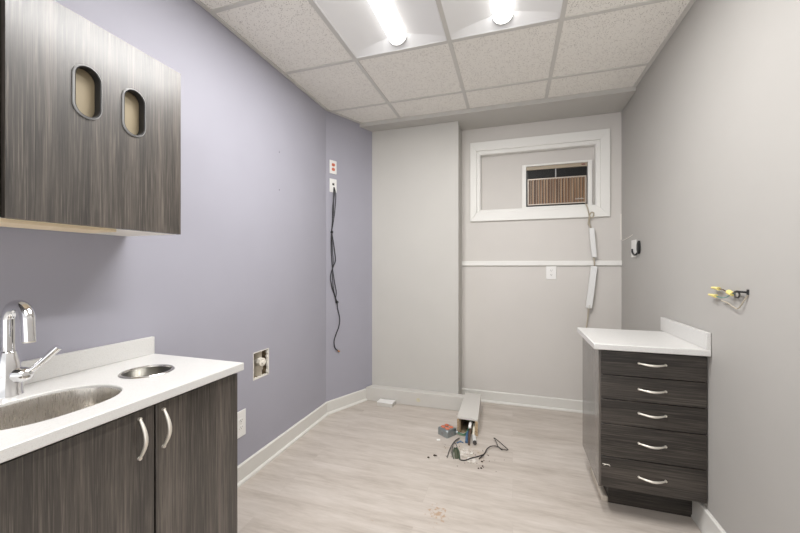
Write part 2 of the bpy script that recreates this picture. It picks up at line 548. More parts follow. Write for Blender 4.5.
# plaster scratches at the back right corner
ck = MB()
ck.tube([(XR - 0.003, YB - 0.003, 1.675), (XR - 0.005, YB - 0.003, 1.58), (XR - 0.003, YB - 0.004, 1.46)], 0.005, 6)
ck.tube([(XR, 3.31, 1.452), (XR, 3.19, 1.46), (XR, 3.05, 1.478)], 0.003, 6)
struct('trim_2', ck, mat('filler_paste', (0.78, 0.75, 0.69, 1), 0.8), label='streak of pale filler in the back right corner')

# blocked window in the back wall
ring = lambda x0, x1, z0, z1, y: [(x0, y, z0), (x1, y, z0), (x1, y, z1), (x0, y, z1)]
wr = bpy.data.objects.new('window_1', None); COL.objects.link(wr); wr.location = (0.19, YB, WZ0); tag(wr, 'wide white framed window blocked with a grey panel', None, None, 'structure')
OX0, OX1, OZ0, OZ1 = -0.376, 0.770, 1.656, 2.385
fr = MB()
def ringframe(mb, o, i, yf, yb):
    for (a, c) in (((o[0], o[2]), (i[0], i[2])),):
        pass
    O = [(o[0], o[2]), (o[1], o[2]), (o[1], o[3]), (o[0], o[3])]
    I = [(i[0], i[2]), (i[1], i[2]), (i[1], i[3]), (i[0], i[3])]
    for k in range(4):
        j = (k + 1) % 4
        mb.prism([(O[k][0], yf, O[k][1]), (O[j][0], yf, O[j][1]), (I[j][0], yf, I[j][1]), (I[k][0], yf, I[k][1])], (0, yb - yf, 0))
ringframe(fr, (OX0, OX1, OZ0, OZ1), (WX0 - 0.026, WX1 + 0.026, WZ0 - 0.018, WZ1 + 0.026), YB - 0.022, YB)
ringframe(fr, (WX0 - 0.026, WX1 + 0.026, WZ0 - 0.018, WZ1 + 0.026), (WX0, WX1, WZ0, WZ1), YB - 0.012, YB)
build('window_casing', fr, M['trim'], wr, 0.003)
lin_ = MB(); ringframe(lin_, (WX0, WX1, WZ0, WZ1), (WX0 + 0.008, WX1 - 0.008, WZ0 + 0.008, WZ1 - 0.008), YB - 0.01, YB + 0.06)
build('window_lining', lin_, M['trim'], wr)
ACX0, ACX1, ACZ0, ACZ1 = 0.114, 0.610, 1.776, 2.132
pn = MB()
pn.box(WX0, ACX0 - 0.03, YB + 0.05, YB + 0.065, WZ0, WZ1).box(ACX1 + 0.03, WX1, YB + 0.05, YB + 0.065, WZ0, WZ1)
pn.box(ACX0 - 0.03, ACX1 + 0.03, YB + 0.05, YB + 0.065, ACZ1 + 0.01, WZ1)
pn.box(WX0, WX1, YB + 0.105, YB + 0.118, WZ0 - 0.05, WZ1 + 0.05)
build('infill_panel', pn, M['greige_back'], wr)

# ------------------------------------------------------------------ ceiling lights
def make_light(cx, label):
    x0, x1 = cx - 0.287, cx + 0.287
    y0, y1 = LIGHT_Y[0] + 0.012, LIGHT_Y[1] - 0.012
    t = thing('ceiling_light', label, 'light', (cx, 1.435, CH), 'recessed ceiling lights')
    hs = MB()
    za, zb = CH + 0.002, CH + 0.058
    r_ = 0.060
    # curved side wings
    for s in (-1, 1):
        prof = []
        for k in range(9):
            u = k / 8
            prof.append((cx + s * (0.287 - (0.287 - r_) * u), za + (zb - za) * (0.75 * u + 0.25 * math.sin(u * math.pi / 2))))
        prof += [(cx + s * r_, zb + 0.02), (cx + s * 0.287, zb + 0.02)]
        hs.loft([[(a, y0 + 0.045, z) for a, z in prof], [(a, y1 - 0.045, z) for a, z in prof]])
    hs.box(x0, x1, y0, y1, zb + 0.02, zb + 0.03)
    build('reflector', hs, M['reflector'], t)
    for ya, yb_, yo in ((y1 - 0.045, y1, y1), (y0 + 0.045, y0, y0)):
        ep = MB()
        prof_in = [(x0 + (x1 - x0) * k / 16) for k in range(17)]
        def zc(x):
            u = min(1.0, (0.287 - abs(x - cx)) / (0.287 - r_))
            u = max(0, u)
            return za + (zb - za) * (0.75 * u + 0.25 * math.sin(u * math.pi / 2))
        for a, b_ in zip(prof_in, prof_in[1:]):
            v4 = [ep.bm.verts.new(p) for p in ((a, yo, za), (b_, yo, za), (b_, ya, zc(b_)), (a, ya, zc(a)))]
            ep.bm.faces.new(v4)
        bmesh.ops.remove_doubles(ep.bm, verts=ep.bm.verts, dist=1e-5)
        e = bmesh.ops.extrude_face_region(ep.bm, geom=ep.bm.faces[:])
        bmesh.ops.translate(ep.bm, verts=[q for q in e['geom'] if isinstance(q, bmesh.types.BMVert)], vec=(0, 0, 0.004))
        build('end_plate', ep, M['reflector'], t)
    def arc(r, y, zc_):
        return [(cx + r * math.cos(math.pi + math.pi * k / 16), y, zc_ + r * 1.0 * math.sin(math.pi + math.pi * k / 16)) for k in range(17)]
    ln = MB().loft([arc(0.054, y0 + 0.040, CH + 0.060), arc(0.054, y1 - 0.040, CH + 0.060)])
    build('lens', ln, M['lens'], t)
    for ya in (y0 + 0.036, y1 - 0.040):
        ec = MB().loft([arc(0.0565, ya, CH + 0.061), arc(0.0565, ya + 0.004, CH + 0.061)])
        build('end_cap', ec, M['rubber_seal'], t)
    fr_ = MB()
    fr_.box(x0, x0 + 0.006, y0, y1, CH, CH + 0.004).box(x1 - 0.006, x1, y0, y1, CH, CH + 0.004)
    fr_.box(x0, x1, y0, y0 + 0.006, CH, CH + 0.004).box(x0, x1, y1 - 0.006, y1, CH, CH + 0.004)
    build('frame', fr_, M['reflector'], t)
    ld = bpy.data.lights.new('lamp', 'AREA')
    ld.shape = 'RECTANGLE'; ld.size = 0.10; ld.size_y = 1.08
    ld.energy = LAMP_W; ld.color = (1.0, 0.99, 0.975)
    lo = bpy.data.objects.new('lamp', ld)
    COL.objects.link(lo); lo.parent = t; lo.location = (0, 0, 0.003)
    return t
make_light(-0.650, 'long white recessed ceiling light nearer the lavender wall')
make_light(-0.051, 'long white recessed ceiling light nearer the grey right wall')

# ------------------------------------------------------------------ handles
def arc_pull(mb, a, b_, out, bow, r=0.0045):
    """bow-shaped cabinet pull between two feet"""
    a, b_, out = Vector(a), Vector(b_), Vector(out)
    pts = []
    for k in range(9):
        u = k / 8
        pts.append(a.lerp(b_, u) + out * (0.004 + bow * math.sin(math.pi * u)))
    mb.tube(pts, lambda t: r * (0.8 + 0.45 * math.sin(math.pi * t)), 10, 3)
    for p in (a, b_):
        mb.cyl(p, p + out * 0.007, r * 1.1, seg=12)

# ------------------------------------------------------------------ sink cabinet, worktop, sink, faucet, chute
CT = 0.865
FX = -1.020
Y0C, Y1C = -0.35, 1.115
sc = thing('sink_cabinet', 'low dark wood base cabinet with two doors under the sink worktop', 'cabinet', (-1.25, 0.5, 0))
bd = MB()
bd.box(XL + 0.003, FX + -0.02, Y1C - 0.018, Y1C, 0, CT - 0.034)
bd.box(XL + 0.003, FX - 0.02, Y0C, Y0C + 0.018, 0, CT - 0.034)
bd.box(XL + 0.003, FX - 0.02, Y0C, Y1C, 0.10, 0.118)
bd.box(XL + 0.003, XL + 0.012, Y0C, Y1C, 0.10, CT - 0.034)
bd.box(FX - 0.035, FX - 0.021, Y0C, Y1C, CT - 0.06, CT - 0.034)
build('body', bd, M['lamin_z'], sc)
build('toe_kick', MB().box(FX - 0.09, FX - 0.075, Y0C, Y1C - 0.02, 0, 0.10), M['lamin_z'], sc)
for (a, b_, hy) in ((0.786, Y1C, 0.808), (0.300, 0.780, 0.735), (-0.350, 0.294, None)):
    d = build('door', MB().box(FX - 0.019, FX, a, b_, 0.105, CT - 0.040), M['lamin_z'], sc, 0.0012)
    if hy:
        h = MB(); arc_pull(h, (FX, hy, 0.803), (FX, hy, 0.690), (1, 0, 0), 0.024)
        build('handle', h, M['nickel'], d)

wt = thing('worktop', 'white speckled worktop around the sink against lavender wall', 'worktop', (-1.25, 0.5, CT - 0.032))
SX, SY = -1.205, 0.622
BX, BY, BR = -1.243, 0.925, 0.083
pl = MB().plate([(XL + 0.002, Y0C - 0.01, CT), (-1.0, Y0C - 0.01, CT), (-1.0, 1.128, CT), (XL + 0.002, 1.128, CT)],
                [circle(SX, SY, CT, 0.126, 56, 0.164, 2.3), circle(BX, BY, CT, BR - 0.008, 40)], (0, 0, -0.030))
build('slab', pl, M['solid'], wt, 0.003)
build('backsplash', MB().box(XL + 0.002, XL + 0.020, Y0C - 0.01, 1.128, CT, CT + 0.073), M['solid'], wt, 0.002)

sk = thing('sink', 'oval brushed steel sink set under the white worktop', 'sink', (SX, SY, CT - 0.17))
bowl = MB()
rings = []
for (dz, k) in ((-0.0085, 0.966), (-0.0085, 0.955), (-0.012, 0.948), (-0.06, 0.935), (-0.10, 0.92), (-0.125, 0.87), (-0.142, 0.78), (-0.150, 0.55), (-0.153, 0.25)):
    rings.append(circle(SX, SY, CT + dz, 0.130 * k, 56, 0.168 * k, 2.3))
bowl.loft(rings, cap0=False, cap1=True)
o = build('basin', bowl, M['steel'], sk)
sm = o.modifiers.new('thick', 'SOLIDIFY'); sm.thickness = 0.0015; sm.offset = -1
dr = MB().cyl((SX, SY, CT - 0.153), (SX, SY, CT - 0.149), 0.022, seg=24).cyl((SX, SY, CT - 0.149), (SX, SY, CT - 0.147), 0.012, seg=20)
build('drain', dr, M['chrome'], sk)

bn = thing('waste_chute', 'round steel rimmed waste opening sunk into the white worktop', 'waste chute', (BX, BY, CT - 0.16))
tubew = MB()
tubew.loft([circle(BX, BY, CT + 0.0005, BR, 48), circle(BX, BY, CT + 0.0035, BR - 0.003, 48), circle(BX, BY, CT + 0.0035, BR - 0.009, 48), circle(BX, BY, CT - 0.002, BR - 0.011, 48)], False, False)
build('rim', tubew, M['steel_bin'], bn)
sl = MB().loft([circle(BX, BY, CT - 0.002, BR - 0.0105, 48), circle(BX, BY, CT - 0.20, BR - 0.012, 48)], False, False)
o = build('sleeve', sl, M['steel_dark'], bn)
sm = o.modifiers.new('thick', 'SOLIDIFY'); sm.thickness = 0.0012; sm.offset = -1

# faucet
fx, fy = -1.402, 0.632
fc = thing('faucet', 'chrome gooseneck faucet with a side lever standing behind the sink', 'faucet', (fx, fy, CT))
bo = MB().loft([circle(fx, fy, CT + z, r, 28) for z, r in ((0.0, 0.034), (0.003, 0.034), (0.006, 0.032), (0.06, 0.031), (0.095, 0.0275), (0.125, 0.0200), (0.128, 0.0190), (0.13, 0.0165))])
build('body', bo, M['chrome'], fc)
R_ = 0.047
pts = [(fx, fy, CT + 0.128), (fx, fy, CT + 0.18), (fx, fy, CT + 0.216)]
for k in range(1, 9):
    a = math.pi * k / 8 * 1.02
    pts.append((fx + R_ * (1 - math.cos(a)), fy + 0.0 * (1 - math.cos(a)), CT + 0.216 + R_ * math.sin(a)))
pts.append((fx + 2 * R_ + 0.003, fy, CT + 0.164))
sp_ = build('spout', MB().tube(pts, 0.0165, 24, 5), M['chrome'], fc)
e = Vector(pts[-1])
build('aerator', MB().cyl(e + Vector((0, 0, 0.004)), e + Vector((0, 0, -0.004)), 0.0140, seg=20), M['nickel'], sp_)
hub = MB().loft([[Vector((fx, fy, CT + 0.058)) + Vector((0.88, 0.47, 0)) * d + Vector((-0.47, 0.88, 0)) * (r * math.cos(t)) + Vector((0, 0, 1)) * (r * math.sin(t)) for t in [2 * math.pi * k / 24 for k in range(24)]] for d, r in ((-0.030, 0.006), (-0.028, 0.016), (-0.012, 0.0215), (0.02, 0.0235), (0.040, 0.0215), (0.054, 0.016), (0.060, 0.006))])
lv = build('lever_hub', hub, M['chrome'], fc)
l0 = Vector((fx, fy, CT + 0.060)) + Vector((0.88, 0.47, 0)) * 0.045
lev = MB().tube([l0, l0 + Vector((0.018, 0.018, 0.022)), l0 + Vector((0.055, 0.048, 0.072))], lambda t: 0.0075 + 0.003 * t, 12, 6)
build('lever', lev, M['chrome'], lv)

# ------------------------------------------------------------------ wall cabinet
UX, UZ0, UZ1 = -1.205, 1.362, 1.974
UY0, UY1 = 0.538, 1.026
uc = thing('wall_cabinet', 'dark wood wall cabinet with two oval cut-outs over the worktop', 'cabinet', (-1.35, 0.78, UZ0))
cb = MB()
cb.box(XL + 0.002, UX - 0.019, UY1 - 0.016, UY1 - 0.001, UZ0 + 0.002, UZ1)
cb.box(XL + 0.002, UX - 0.019, UY0 + 0.001, UY0 + 0.016, UZ0 + 0.002, UZ1)
cb.box(XL + 0.002, UX - 0.019, UY0 + 0.001, UY1 - 0.001, UZ1 - 0.016, UZ1)
cb.box(XL + 0.002, XL + 0.01, UY0, UY1, UZ0 + 0.002, UZ1)
build('carcass', cb, M['lamin_z'], uc)
build('bottom_panel', MB().box(XL + 0.002, UX - 0.0195, UY0 + 0.001, UY1 - 0.001, UZ0, UZ0 + 0.016), M['melamine'], uc)
build('light_rail', MB().box(UX - 0.16, UX - 0.022, UY0 + 0.001, UY1 - 0.215, UZ0 - 0.010, UZ0 - 0.0005), mat('pale_plywood', (0.80, 0.66, 0.46, 1), 0.6), uc)
def stadium(cy, cz, w, h, x, n=12):
    out = []
    r = w / 2
    for k in range(n + 1):
        a = math.pi * k / n
        out.append((x, cy + r * math.cos(a), cz + h / 2 - r + r * math.sin(a)))
    for k in range(n + 1):
        a = math.pi + math.pi * k / n
        out.append((x, cy + r * math.cos(a), cz - h / 2 + r + r * math.sin(a)))
    return out
HOLES = ((0.716, 1.757), (0.851, 1.752))
HW, HH = 0.073, 0.154
fp = MB().plate([(UX, UY0, UZ0), (UX, UY1, UZ0), (UX, UY1, UZ1), (UX, UY0, UZ1)], [stadium(cy, cz, HW - 0.004, HH - 0.004, UX) for cy, cz in HOLES], (-0.018, 0, 0))
front = build('front_panel', fp, M['lamin_z'], uc)
for cy, cz in HOLES:
    g = MB().loft([stadium(cy, cz, HW + 0.004, HH + 0.004, UX + 0.0005), stadium(cy, cz, HW + 0.003, HH + 0.003, UX + 0.004), stadium(cy, cz, HW - 0.004, HH - 0.004, UX + 0.006)], False, False)
    q = build('grommet', g, M['rubber_seal'], front)
    g2 = MB().loft([stadium(cy, cz, HW - 0.004, HH - 0.004, UX + 0.006), stadium(cy, cz, HW - 0.010, HH - 0.010, UX + 0.004), stadium(cy, cz, HW - 0.010, HH - 0.010, UX - 0.020)], False, False)
    build('sleeve', g2, M['black'], q)
build('inner_back', MB().box(UX - 0.030, UX - 0.024, UY0 + 0.02, UY1 - 0.02, UZ0 + 0.03, UZ1 - 0.03), M['beige_board'], uc)
un = thing('wall_cabinet', 'dark wood wall cabinet cut by the left picture edge', 'cabinet', (-1.35, 0.3, UZ0))
build('carcass', MB().box(XL + 0.002, UX - 0.019, 0.03, UY0 - 0.002, UZ0 + 0.001, UZ1 + 0.3), M['lamin_z'], un)
build('door', MB().box(UX - 0.018, UX, 0.03, UY0 - 0.026, UZ0, UZ1 + 0.3), M['lamin_z'], un, 0.001)

# ------------------------------------------------------------------ drawer cabinet on the right
DY, DX0, DX1 = 1.975, 0.408, 0.852
DT = 0.831
dc = thing('drawer_cabinet', 'narrow dark wood five drawer base cabinet against the right wall', 'cabinet', (0.63, 2.2, 0))
bd = MB()
build('side_panel', MB().box(DX0, DX0 + 0.017, DY + 0.002, 2.400, 0.145, DT), M['lamin_side'], dc)
bd.box(DX1 - 0.017, DX1 + 0.003, DY + 0.020, 2.400, 0.145, DT)
bd.box(DX0 + 0.017, DX1 - 0.017, 2.388, 2.400, 0.145, DT)
bd.box(DX0 + 0.017, DX1 - 0.017, DY + 0.022, 2.388, 0.145, 0.160)
bd.box(DX0 + 0.017, DX1 - 0.017, DY + 0.022, 2.388, DT - 0.014, DT)
build('body', bd, M['lamin_z'], dc)
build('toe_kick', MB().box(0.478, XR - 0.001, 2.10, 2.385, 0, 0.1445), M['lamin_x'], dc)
build('base_strip', MB().box(0.446, 0.4775, 2.10, 2.39, 0, 0.030), mat('beige_vinyl_strip', (0.55, 0.49, 0.42, 1), 0.5), dc, 0.004)
ZB = [0.824, 0.705, 0.585, 0.463, 0.301, 0.147]
HZ = [0.765, 0.640, 0.524, 0.379, 0.216]
for k in range(5):
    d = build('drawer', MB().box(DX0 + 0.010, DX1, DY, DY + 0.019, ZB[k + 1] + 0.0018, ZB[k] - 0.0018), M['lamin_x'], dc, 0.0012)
    h = MB(); arc_pull(h, (0.580, DY, HZ[k] + 0.008), (0.690, DY, HZ[k] + 0.008), (0, -1, -0.10), 0.022)
    build('handle', h, M['nickel'], d)
    if k == 4:
        sc_ = MB()
        for (a, b_, c, e_) in ((0.425, 0.262, 0.455, 0.258), (0.430, 0.255, 0.450, 0.262), (0.452, 0.262, 0.458, 0.254)):
            sc_.tube([(a, DY - 0.0002, b_), ((a + c) / 2, DY - 0.0002, (b_ + e_) / 2 + 0.001), (c, DY - 0.0002, e_)], 0.0013, 5, 3)
        build('scratch', sc_, M['melamine'], d)
w2 = thing('worktop', 'small white worktop with an end backsplash on the drawer cabinet', 'worktop', (0.62, 2.18, DT))
build('slab', MB().box(0.381, XR - 0.002, 1.943, 2.425, DT + 0.001, 0.862), M['solid'], w2, 0.004)
build('backsplash', MB().box(XR - 0.020, XR - 0.002, 1.947, 2.470, 0.862, 0.940), M['solid'], w2, 0.002)

# ------------------------------------------------------------------ wall plates
def plate_at(name, label, cat, c, right, out, w, h, kind, face_mat, socket_mat):
    """wall plate centred at c; right = unit vector across the plate, out = into the room"""
    c, right, out = Vector(c), Vector(right).normalized(), Vector(out).normalized()
    up = Vector((0, 0, 1))
    t = thing(name, label, cat, c - up * h / 2)
    F = Matrix((( right.x, out.x, 0, c.x), (right.y, out.y, 0, c.y), (0, 0, 1, c.z), (0, 0, 0, 1)))
    build('plate', MB().box(-w / 2, w / 2, 0.0005, 0.006, -h / 2, h / 2, F), face_mat, t, 0.002)
    if kind == 'duplex':
        for s in (1, -1):
            f = MB()
            ringp = [(0.0165 * math.cos(a), 0.0195 * s + max(-0.0125, min(0.0125, 0.0165 * math.sin(a)))) for a in [2 * math.pi * k / 20 for k in range(20)]]
            f.loft([[F @ Vector((a, 0.006, z)) for a, z in ringp], [F @ Vector((a, 0.0085, z)) for a, z in ringp]])
            so = build('socket', f, socket_mat, t)
            for sx in (-0.006, 0.006):
                build('slot', MB().box(sx - 0.001, sx + 0.001, 0.0084, 0.0088, 0.0195 * s - 0.001, 0.0195 * s + 0.007, F), M['slot'], so)
            build('ground_hole', MB().cyl(F @ Vector((0, 0.0084, 0.0195 * s - 0.006)), F @ Vector((0, 0.0088, 0.0195 * s - 0.006)), 0.0022, seg=10), M['slot'], so)
        build('screw', MB().cyl(F @ Vector((0, 0.006, 0)), F @ Vector((0, 0.0072, 0)), 0.003, seg=12), M['nickel'], t)
    elif kind == 'jack':
        g = MB().box(-0.010, 0.010, 0.006, 0.008, 0.002, 0.020, F)
        build('jack', g, M['slot'], t)
    elif kind == 'decora':
        build('insert', MB().box(-0.0165, 0.0165, 0.006, 0.008, -0.033, 0.033, F), socket_mat, t, 0.001)
    return t, F

def on_angle(d, z):
    p = A0 + AD * d
    return Vector((p.x, p.y, z))
plate_at('wall_outlet', 'white plate with two red sockets high on the lavender wall', 'outlet', on_angle(0.070, 2.087), AD, -AN, 0.072, 0.114, 'duplex', M['white_plastic'], M['socket_red'])
plate_at('cable_plate', 'white plate with one small jack feeding the black cables', 'wall plate', on_angle(0.070, 1.930), AD, -AN, 0.072, 0.114, 'jack', M['white_plastic'], M['slot'])
plate_at('wall_outlet', 'white outlet low on lavender wall beside the sink cabinet', 'outlet', (XL, 1.652, 0.336), (0, 1, 0), (1, 0, 0), 0.076, 0.150, 'duplex', M['white_plastic'], M['white_plastic'])
plate_at('wall_outlet', 'white outlet just under the chair rail on the back wall', 'outlet', (0.320, YB, 1.186), (1, 0, 0), (0, -1, 0), 0.082, 0.116, 'duplex', M['white_plastic'], M['white_plastic'])
plate_at('wall_outlet', 'white outlet on the right wall beside the round black plug', 'outlet', (XR, 3.010, 1.372), (0, -1, 0), (-1, 0, 0), 0.105, 0.128, 'decora', M['white_plastic'], M['white_plastic'])

# black plug and loop on the right wall
pg = thing('plug', 'round black plug with a short curled lead on the right wall', 'plug', (XR - 0.005, 2.89, 1.33))
build('plug_body', MB().loft([[(XR - x, 2.890 + r * 0.75 * math.cos(t), 1.376 + 1.75 * r * math.sin(t)) for t in [2 * math.pi * k / 20 for k in range(20)]] for x, r in ((0.0005, 0.022), (0.003, 0.027), (0.013, 0.027), (0.019, 0.018))]), M['black_gloss'], pg)
build('lead', MB().tube([(XR - 0.010, 2.895, 1.345), (XR - 0.014, 2.925, 1.327), (XR - 0.016, 2.965, 1.326), (XR - 0.016, 3.000, 1.345), (XR - 0.014, 3.012, 1.368)], 0.006, 10), M['black'], pg)

# black cables hanging under the cable plate
def aw(d, z, off=0.012):
    p = A0 + AD * d - AN * off
    return (p.x, p.y, z)
kb = thing('cable_bundle', 'tangled black cables hanging down the lavender wall from a jack plate', 'cable', (on_angle(0.07, 0.5) - AN * 0.01))
build('cable', MB().tube([aw(.072, 1.915, .012), aw(.068, 1.86, .024), aw(.058, 1.74, .016), aw(.056, 1.62, .014), aw(.050, 1.535, .013), aw(.066, 1.45, .012), aw(.082, 1.36, .012), aw(.088, 1.29, .012), aw(.060, 1.23, .014), aw(.038, 1.16, .012), aw(.048, 1.08, .012), aw(.078, 1.0, .012), aw(.100, .935, .014)], 0.0042, 8), M['black'], kb)
build('cable', MB().tube([aw(.076, 1.915, .012), aw(.082, 1.85, .026), aw(.080, 1.74, .018), aw(.064, 1.62, .016), aw(.046, 1.53, .016), aw(.044, 1.42, .012), aw(.050, 1.30, .012), aw(.062, 1.2, .012), aw(.080, 1.10, .013), aw(.098, 1.02, .012), aw(.090, .96, .012), aw(.104, .93, .014)], 0.0036, 8), M['black'], kb)
build('cable', MB().tube([aw(.070, 1.90, .012), aw(.060, 1.84, .024), aw(.064, 1.70, .016), aw(.048, 1.55, .014), aw(.056, 1.40, .012), aw(.066, 1.28, .012), aw(.058, 1.17, .012), aw(.070, 1.04, .012), aw(.104, .93, .016)], 0.0030, 8), M['black'], kb)
build('cable', MB().tube([aw(.106, .935, .014), aw(.112, .88, .012), aw(.134, .79, .012), aw(.124, .72, .012), aw(.092, .655, .012), aw(.074, .60, .012), aw(.084, .545, .012), aw(.112, .516, .014)], 0.0042, 8), M['black'], kb)
build('tie', MB().ball(aw(.050, 1.532, .014), 0.012, (1, 1, 1.1)), M['black'], kb)
build('tie', MB().ball(aw(.103, .935, .014), 0.013, (1.1, 1, 1)), M['black'], kb)
build('plug_tip', MB().cyl(aw(.110, .518, .014), aw(.130, .506, .014), 0.0065, seg=12), M['copper'], kb)

# capped pipe in the wall cut-out
vp = thing('capped_pipe', 'capped cream water pipe stub inside the square wall cut-out', 'pipe', (XL - 0.06, 1.80, HZ0))
build('riser', MB().cyl((XL - 0.055, 1.856, HZ0 + 0.002), (XL - 0.055, 1.856, HZ1 - 0.002), 0.030, seg=20).cyl((XL - 0.055, 1.856, HZ0 + 0.035), (XL - 0.055, 1.856, HZ0 + 0.065), 0.036, seg=20), mat('old_pipe', (0.60, 0.55, 0.46, 1), 0.6), vp)
st = MB().cyl((XL - 0.06, 1.846, 0.643), (XL - 0.010, 1.838, 0.643), 0.020, seg=20).cyl((XL - 0.022, 1.840, 0.643), (XL + 0.006, 1.836, 0.643), 0.029, 0.027, seg=8)
build('cap', st, mat('old_cap', (0.72, 0.68, 0.60, 1), 0.55), vp, 0.002)
build('cap_nut', MB().cyl((XL + 0.006, 1.836, 0.643), (XL + 0.014, 1.835, 0.643), 0.011, 0.009, seg=6), M['melamine'], vp)

# loose wires on the right wall
ww = thing('loose_wires', 'cut wires with yellow connectors poking out of the right wall', 'wire', (XR - 0.01, 1.80, 1.10))
build('stub', MB().tube([(XR + 0.002, 1.686, 1.140), (XR - 0.014, 1.690, 1.142), (XR - 0.018, 1.710, 1.142), (XR - 0.016, 1.738, 1.140)], 0.0042, 8).cyl((XR - 0.001, 1.686, 1.132), (XR - 0.001, 1.686, 1.152), 0.005, seg=10), M['black'], ww)
tor = [(XR - 0.014, 1.730 + 0.016 * math.cos(a), 1.130 + 0.013 * math.sin(a)) for a in [2 * math.pi * k / 14 for k in range(14)]]
build('clamp_ring', MB().tube(tor + [tor[0]], 0.0032, 8, 0), M['slot'], ww)
build('wire', MB().tube([(XR - 0.016, 1.738, 1.138), (XR - 0.018, 1.755, 1.133), (XR - 0.018, 1.79, 1.135), (XR - 0.018, 1.82, 1.143), (XR - 0.018, 1.855, 1.145)], 0.0022, 6), M['brownwire'], ww)
build('wire', MB().tube([(XR - 0.016, 1.738, 1.135), (XR - 0.018, 1.765, 1.126), (XR - 0.018, 1.795, 1.113), (XR - 0.018, 1.83, 1.109), (XR - 0.018, 1.875, 1.112)], 0.0018, 6), mat('teal_insulation', (0.10, 0.24, 0.22, 1), 0.5), ww)
build('wire', MB().tube([(XR - 0.003, 1.685, 1.130), (XR - 0.008, 1.70, 1.106), (XR - 0.012, 1.722, 1.078), (XR - 0.012, 1.748, 1.074), (XR - 0.012, 1.795, 1.089), (XR - 0.012, 1.845, 1.095)], 0.0024, 6), M['tan_cord'], ww)
def nut(p, q):
    return MB().cyl(p, q, 0.0080, 0.0045, seg=10)
build('wire_nut', nut((XR - 0.018, 1.850, 1.145), (XR - 0.018, 1.905, 1.147)), M['yellow'], ww)
build('wire_nut', nut((XR - 0.018, 1.872, 1.112), (XR - 0.018, 1.930, 1.114)), M['yellow'], ww)
build('wire_nut', MB().cyl((XR - 0.018, 1.752, 1.129), (XR - 0.018, 1.778, 1.136), 0.0085, 0.0105, seg=10), M['yellow'], ww)

# ------------------------------------------------------------------ air conditioner in the blocked window
YA = YB + 0.03
ac = thing('air_conditioner', 'old brown fronted air conditioner set into the blocked window', 'air conditioner', (0.362, YA, WZ0))
sv = MB(); ringframe(sv, (ACX0 - 0.034, ACX1 + 0.032, WZ0 + 0.002, ACZ1 + 0.016), (ACX0, ACX1, ACZ0 - 0.004, ACZ1), YA - 0.020, YB + 0.05)
build('surround', sv, M['trim'], ac, 0.002)
build('shell', MB().box(ACX0, ACX1, YA + 0.012, YB + 0.10, ACZ0 - 0.004, ACZ1), M['black_gloss'], ac)
build('top_strip', MB().box(ACX0 + 0.001, ACX1 - 0.001, YA - 0.008, YA + 0.012, ACZ1 - 0.032, ACZ1 - 0.001), mat('tan_plastic', (0.36, 0.30, 0.22, 1), 0.45), ac, 0.002)
build('top_badge', MB().box(ACX1 - 0.048, ACX1 - 0.018, YA - 0.0095, YA - 0.0078, ACZ1 - 0.020, ACZ1 - 0.010), mat('dark_red', (0.16, 0.05, 0.04, 1), 0.5), ac)
lou = MB()
for k in range(9):
    z = 2.030 + k * 0.0085
    lou.box(ACX0 + 0.010, ACX1 - 0.008, YA + 0.002, YA + 0.012, z - 0.0014, z + 0.0014)
for k in range(25):
    x = ACX0 + 0.015 + k * (ACX1 - ACX0 - 0.03) / 24
    lou.box(x - 0.0008, x + 0.0008, YA + 0.006, YA + 0.012, 2.026, 2.102)
build('louvre', lou, mat('louvre_dark', (0.014, 0.013, 0.011, 1), 0.5), ac)
build('louvre_bar', MB().box(0.355, 0.364, YA - 0.004, YA + 0.010, 2.022, 2.102), M['rubber_seal'], ac)
GX0, GX1, GZ0, GZ1 = ACX0 + 0.014, ACX1 - 0.010, 1.786, 2.020
gf = MB(); ringframe(gf, (GX0, GX1, GZ0, GZ1), (GX0 + 0.008, GX1 - 0.008, GZ0 + 0.009, GZ1 - 0.010), YA - 0.012, YA + 0.010)
build('grille_frame', gf, mat('grille_trim', (0.48, 0.42, 0.36, 1), 0.35, 0.4), ac, 0.001)
build('grille_back', MB().box(GX0 + 0.004, GX1 - 0.004, YA + 0.002, YA + 0.011, GZ0 + 0.004, GZ1 - 0.004), mat('grille_brown', (0.045, 0.02, 0.009, 1), 0.5), ac)
m = mat('grille_slat_vinyl', (0.25, 0.13, 0.06, 1), 0.4); nt, b = nodes(m)
nt.links.new(ramp(nt, noise(nt, coord(nt, (1, 0.2, 0.05)), 34, 2), [(0.34, (0.09, 0.038, 0.014)), (0.5, (0.21, 0.105, 0.046)), (0.64, (0.28, 0.18, 0.105))]), b.inputs['Base Color'])
M['slat'] = m
n_s = 20
pitch = (GX1 - GX0 - 0.016) / n_s
light_slat = mat('grille_slat_edge', (0.50, 0.40, 0.29, 1), 0.4)
for k in range(n_s):
    x = GX0 + 0.008 + pitch * (k + 0.5)
    mb_ = MB().box(x - pitch * 0.27, x + pitch * 0.27, YA - 0.008, YA + 0.004, GZ0 + 0.008, GZ1 - 0.009)
    s_ = build('grille_slat', mb_, M['slat'], ac)
    build('slat_edge', MB().box(x + pitch * 0.27, x + pitch * 0.40, YA - 0.0085, YA + 0.004, GZ0 + 0.008, GZ1 - 0.009), light_slat, s_)
bd_ = MB().box(0.512, 0.582, YA - 0.0125, YA - 0.0085, 1.820, 1.8245)
for k in range(6):
    bd_.box(0.516 + k * 0.0105, 0.521 + k * 0.0105, YA - 0.0125, YA - 0.0085, 1.8248, 1.828 if k % 2 else 1.831)
build('maker_badge', bd_, mat('badge_metal', (0.45, 0.42, 0.37, 1), 0.35, 0.6), ac)

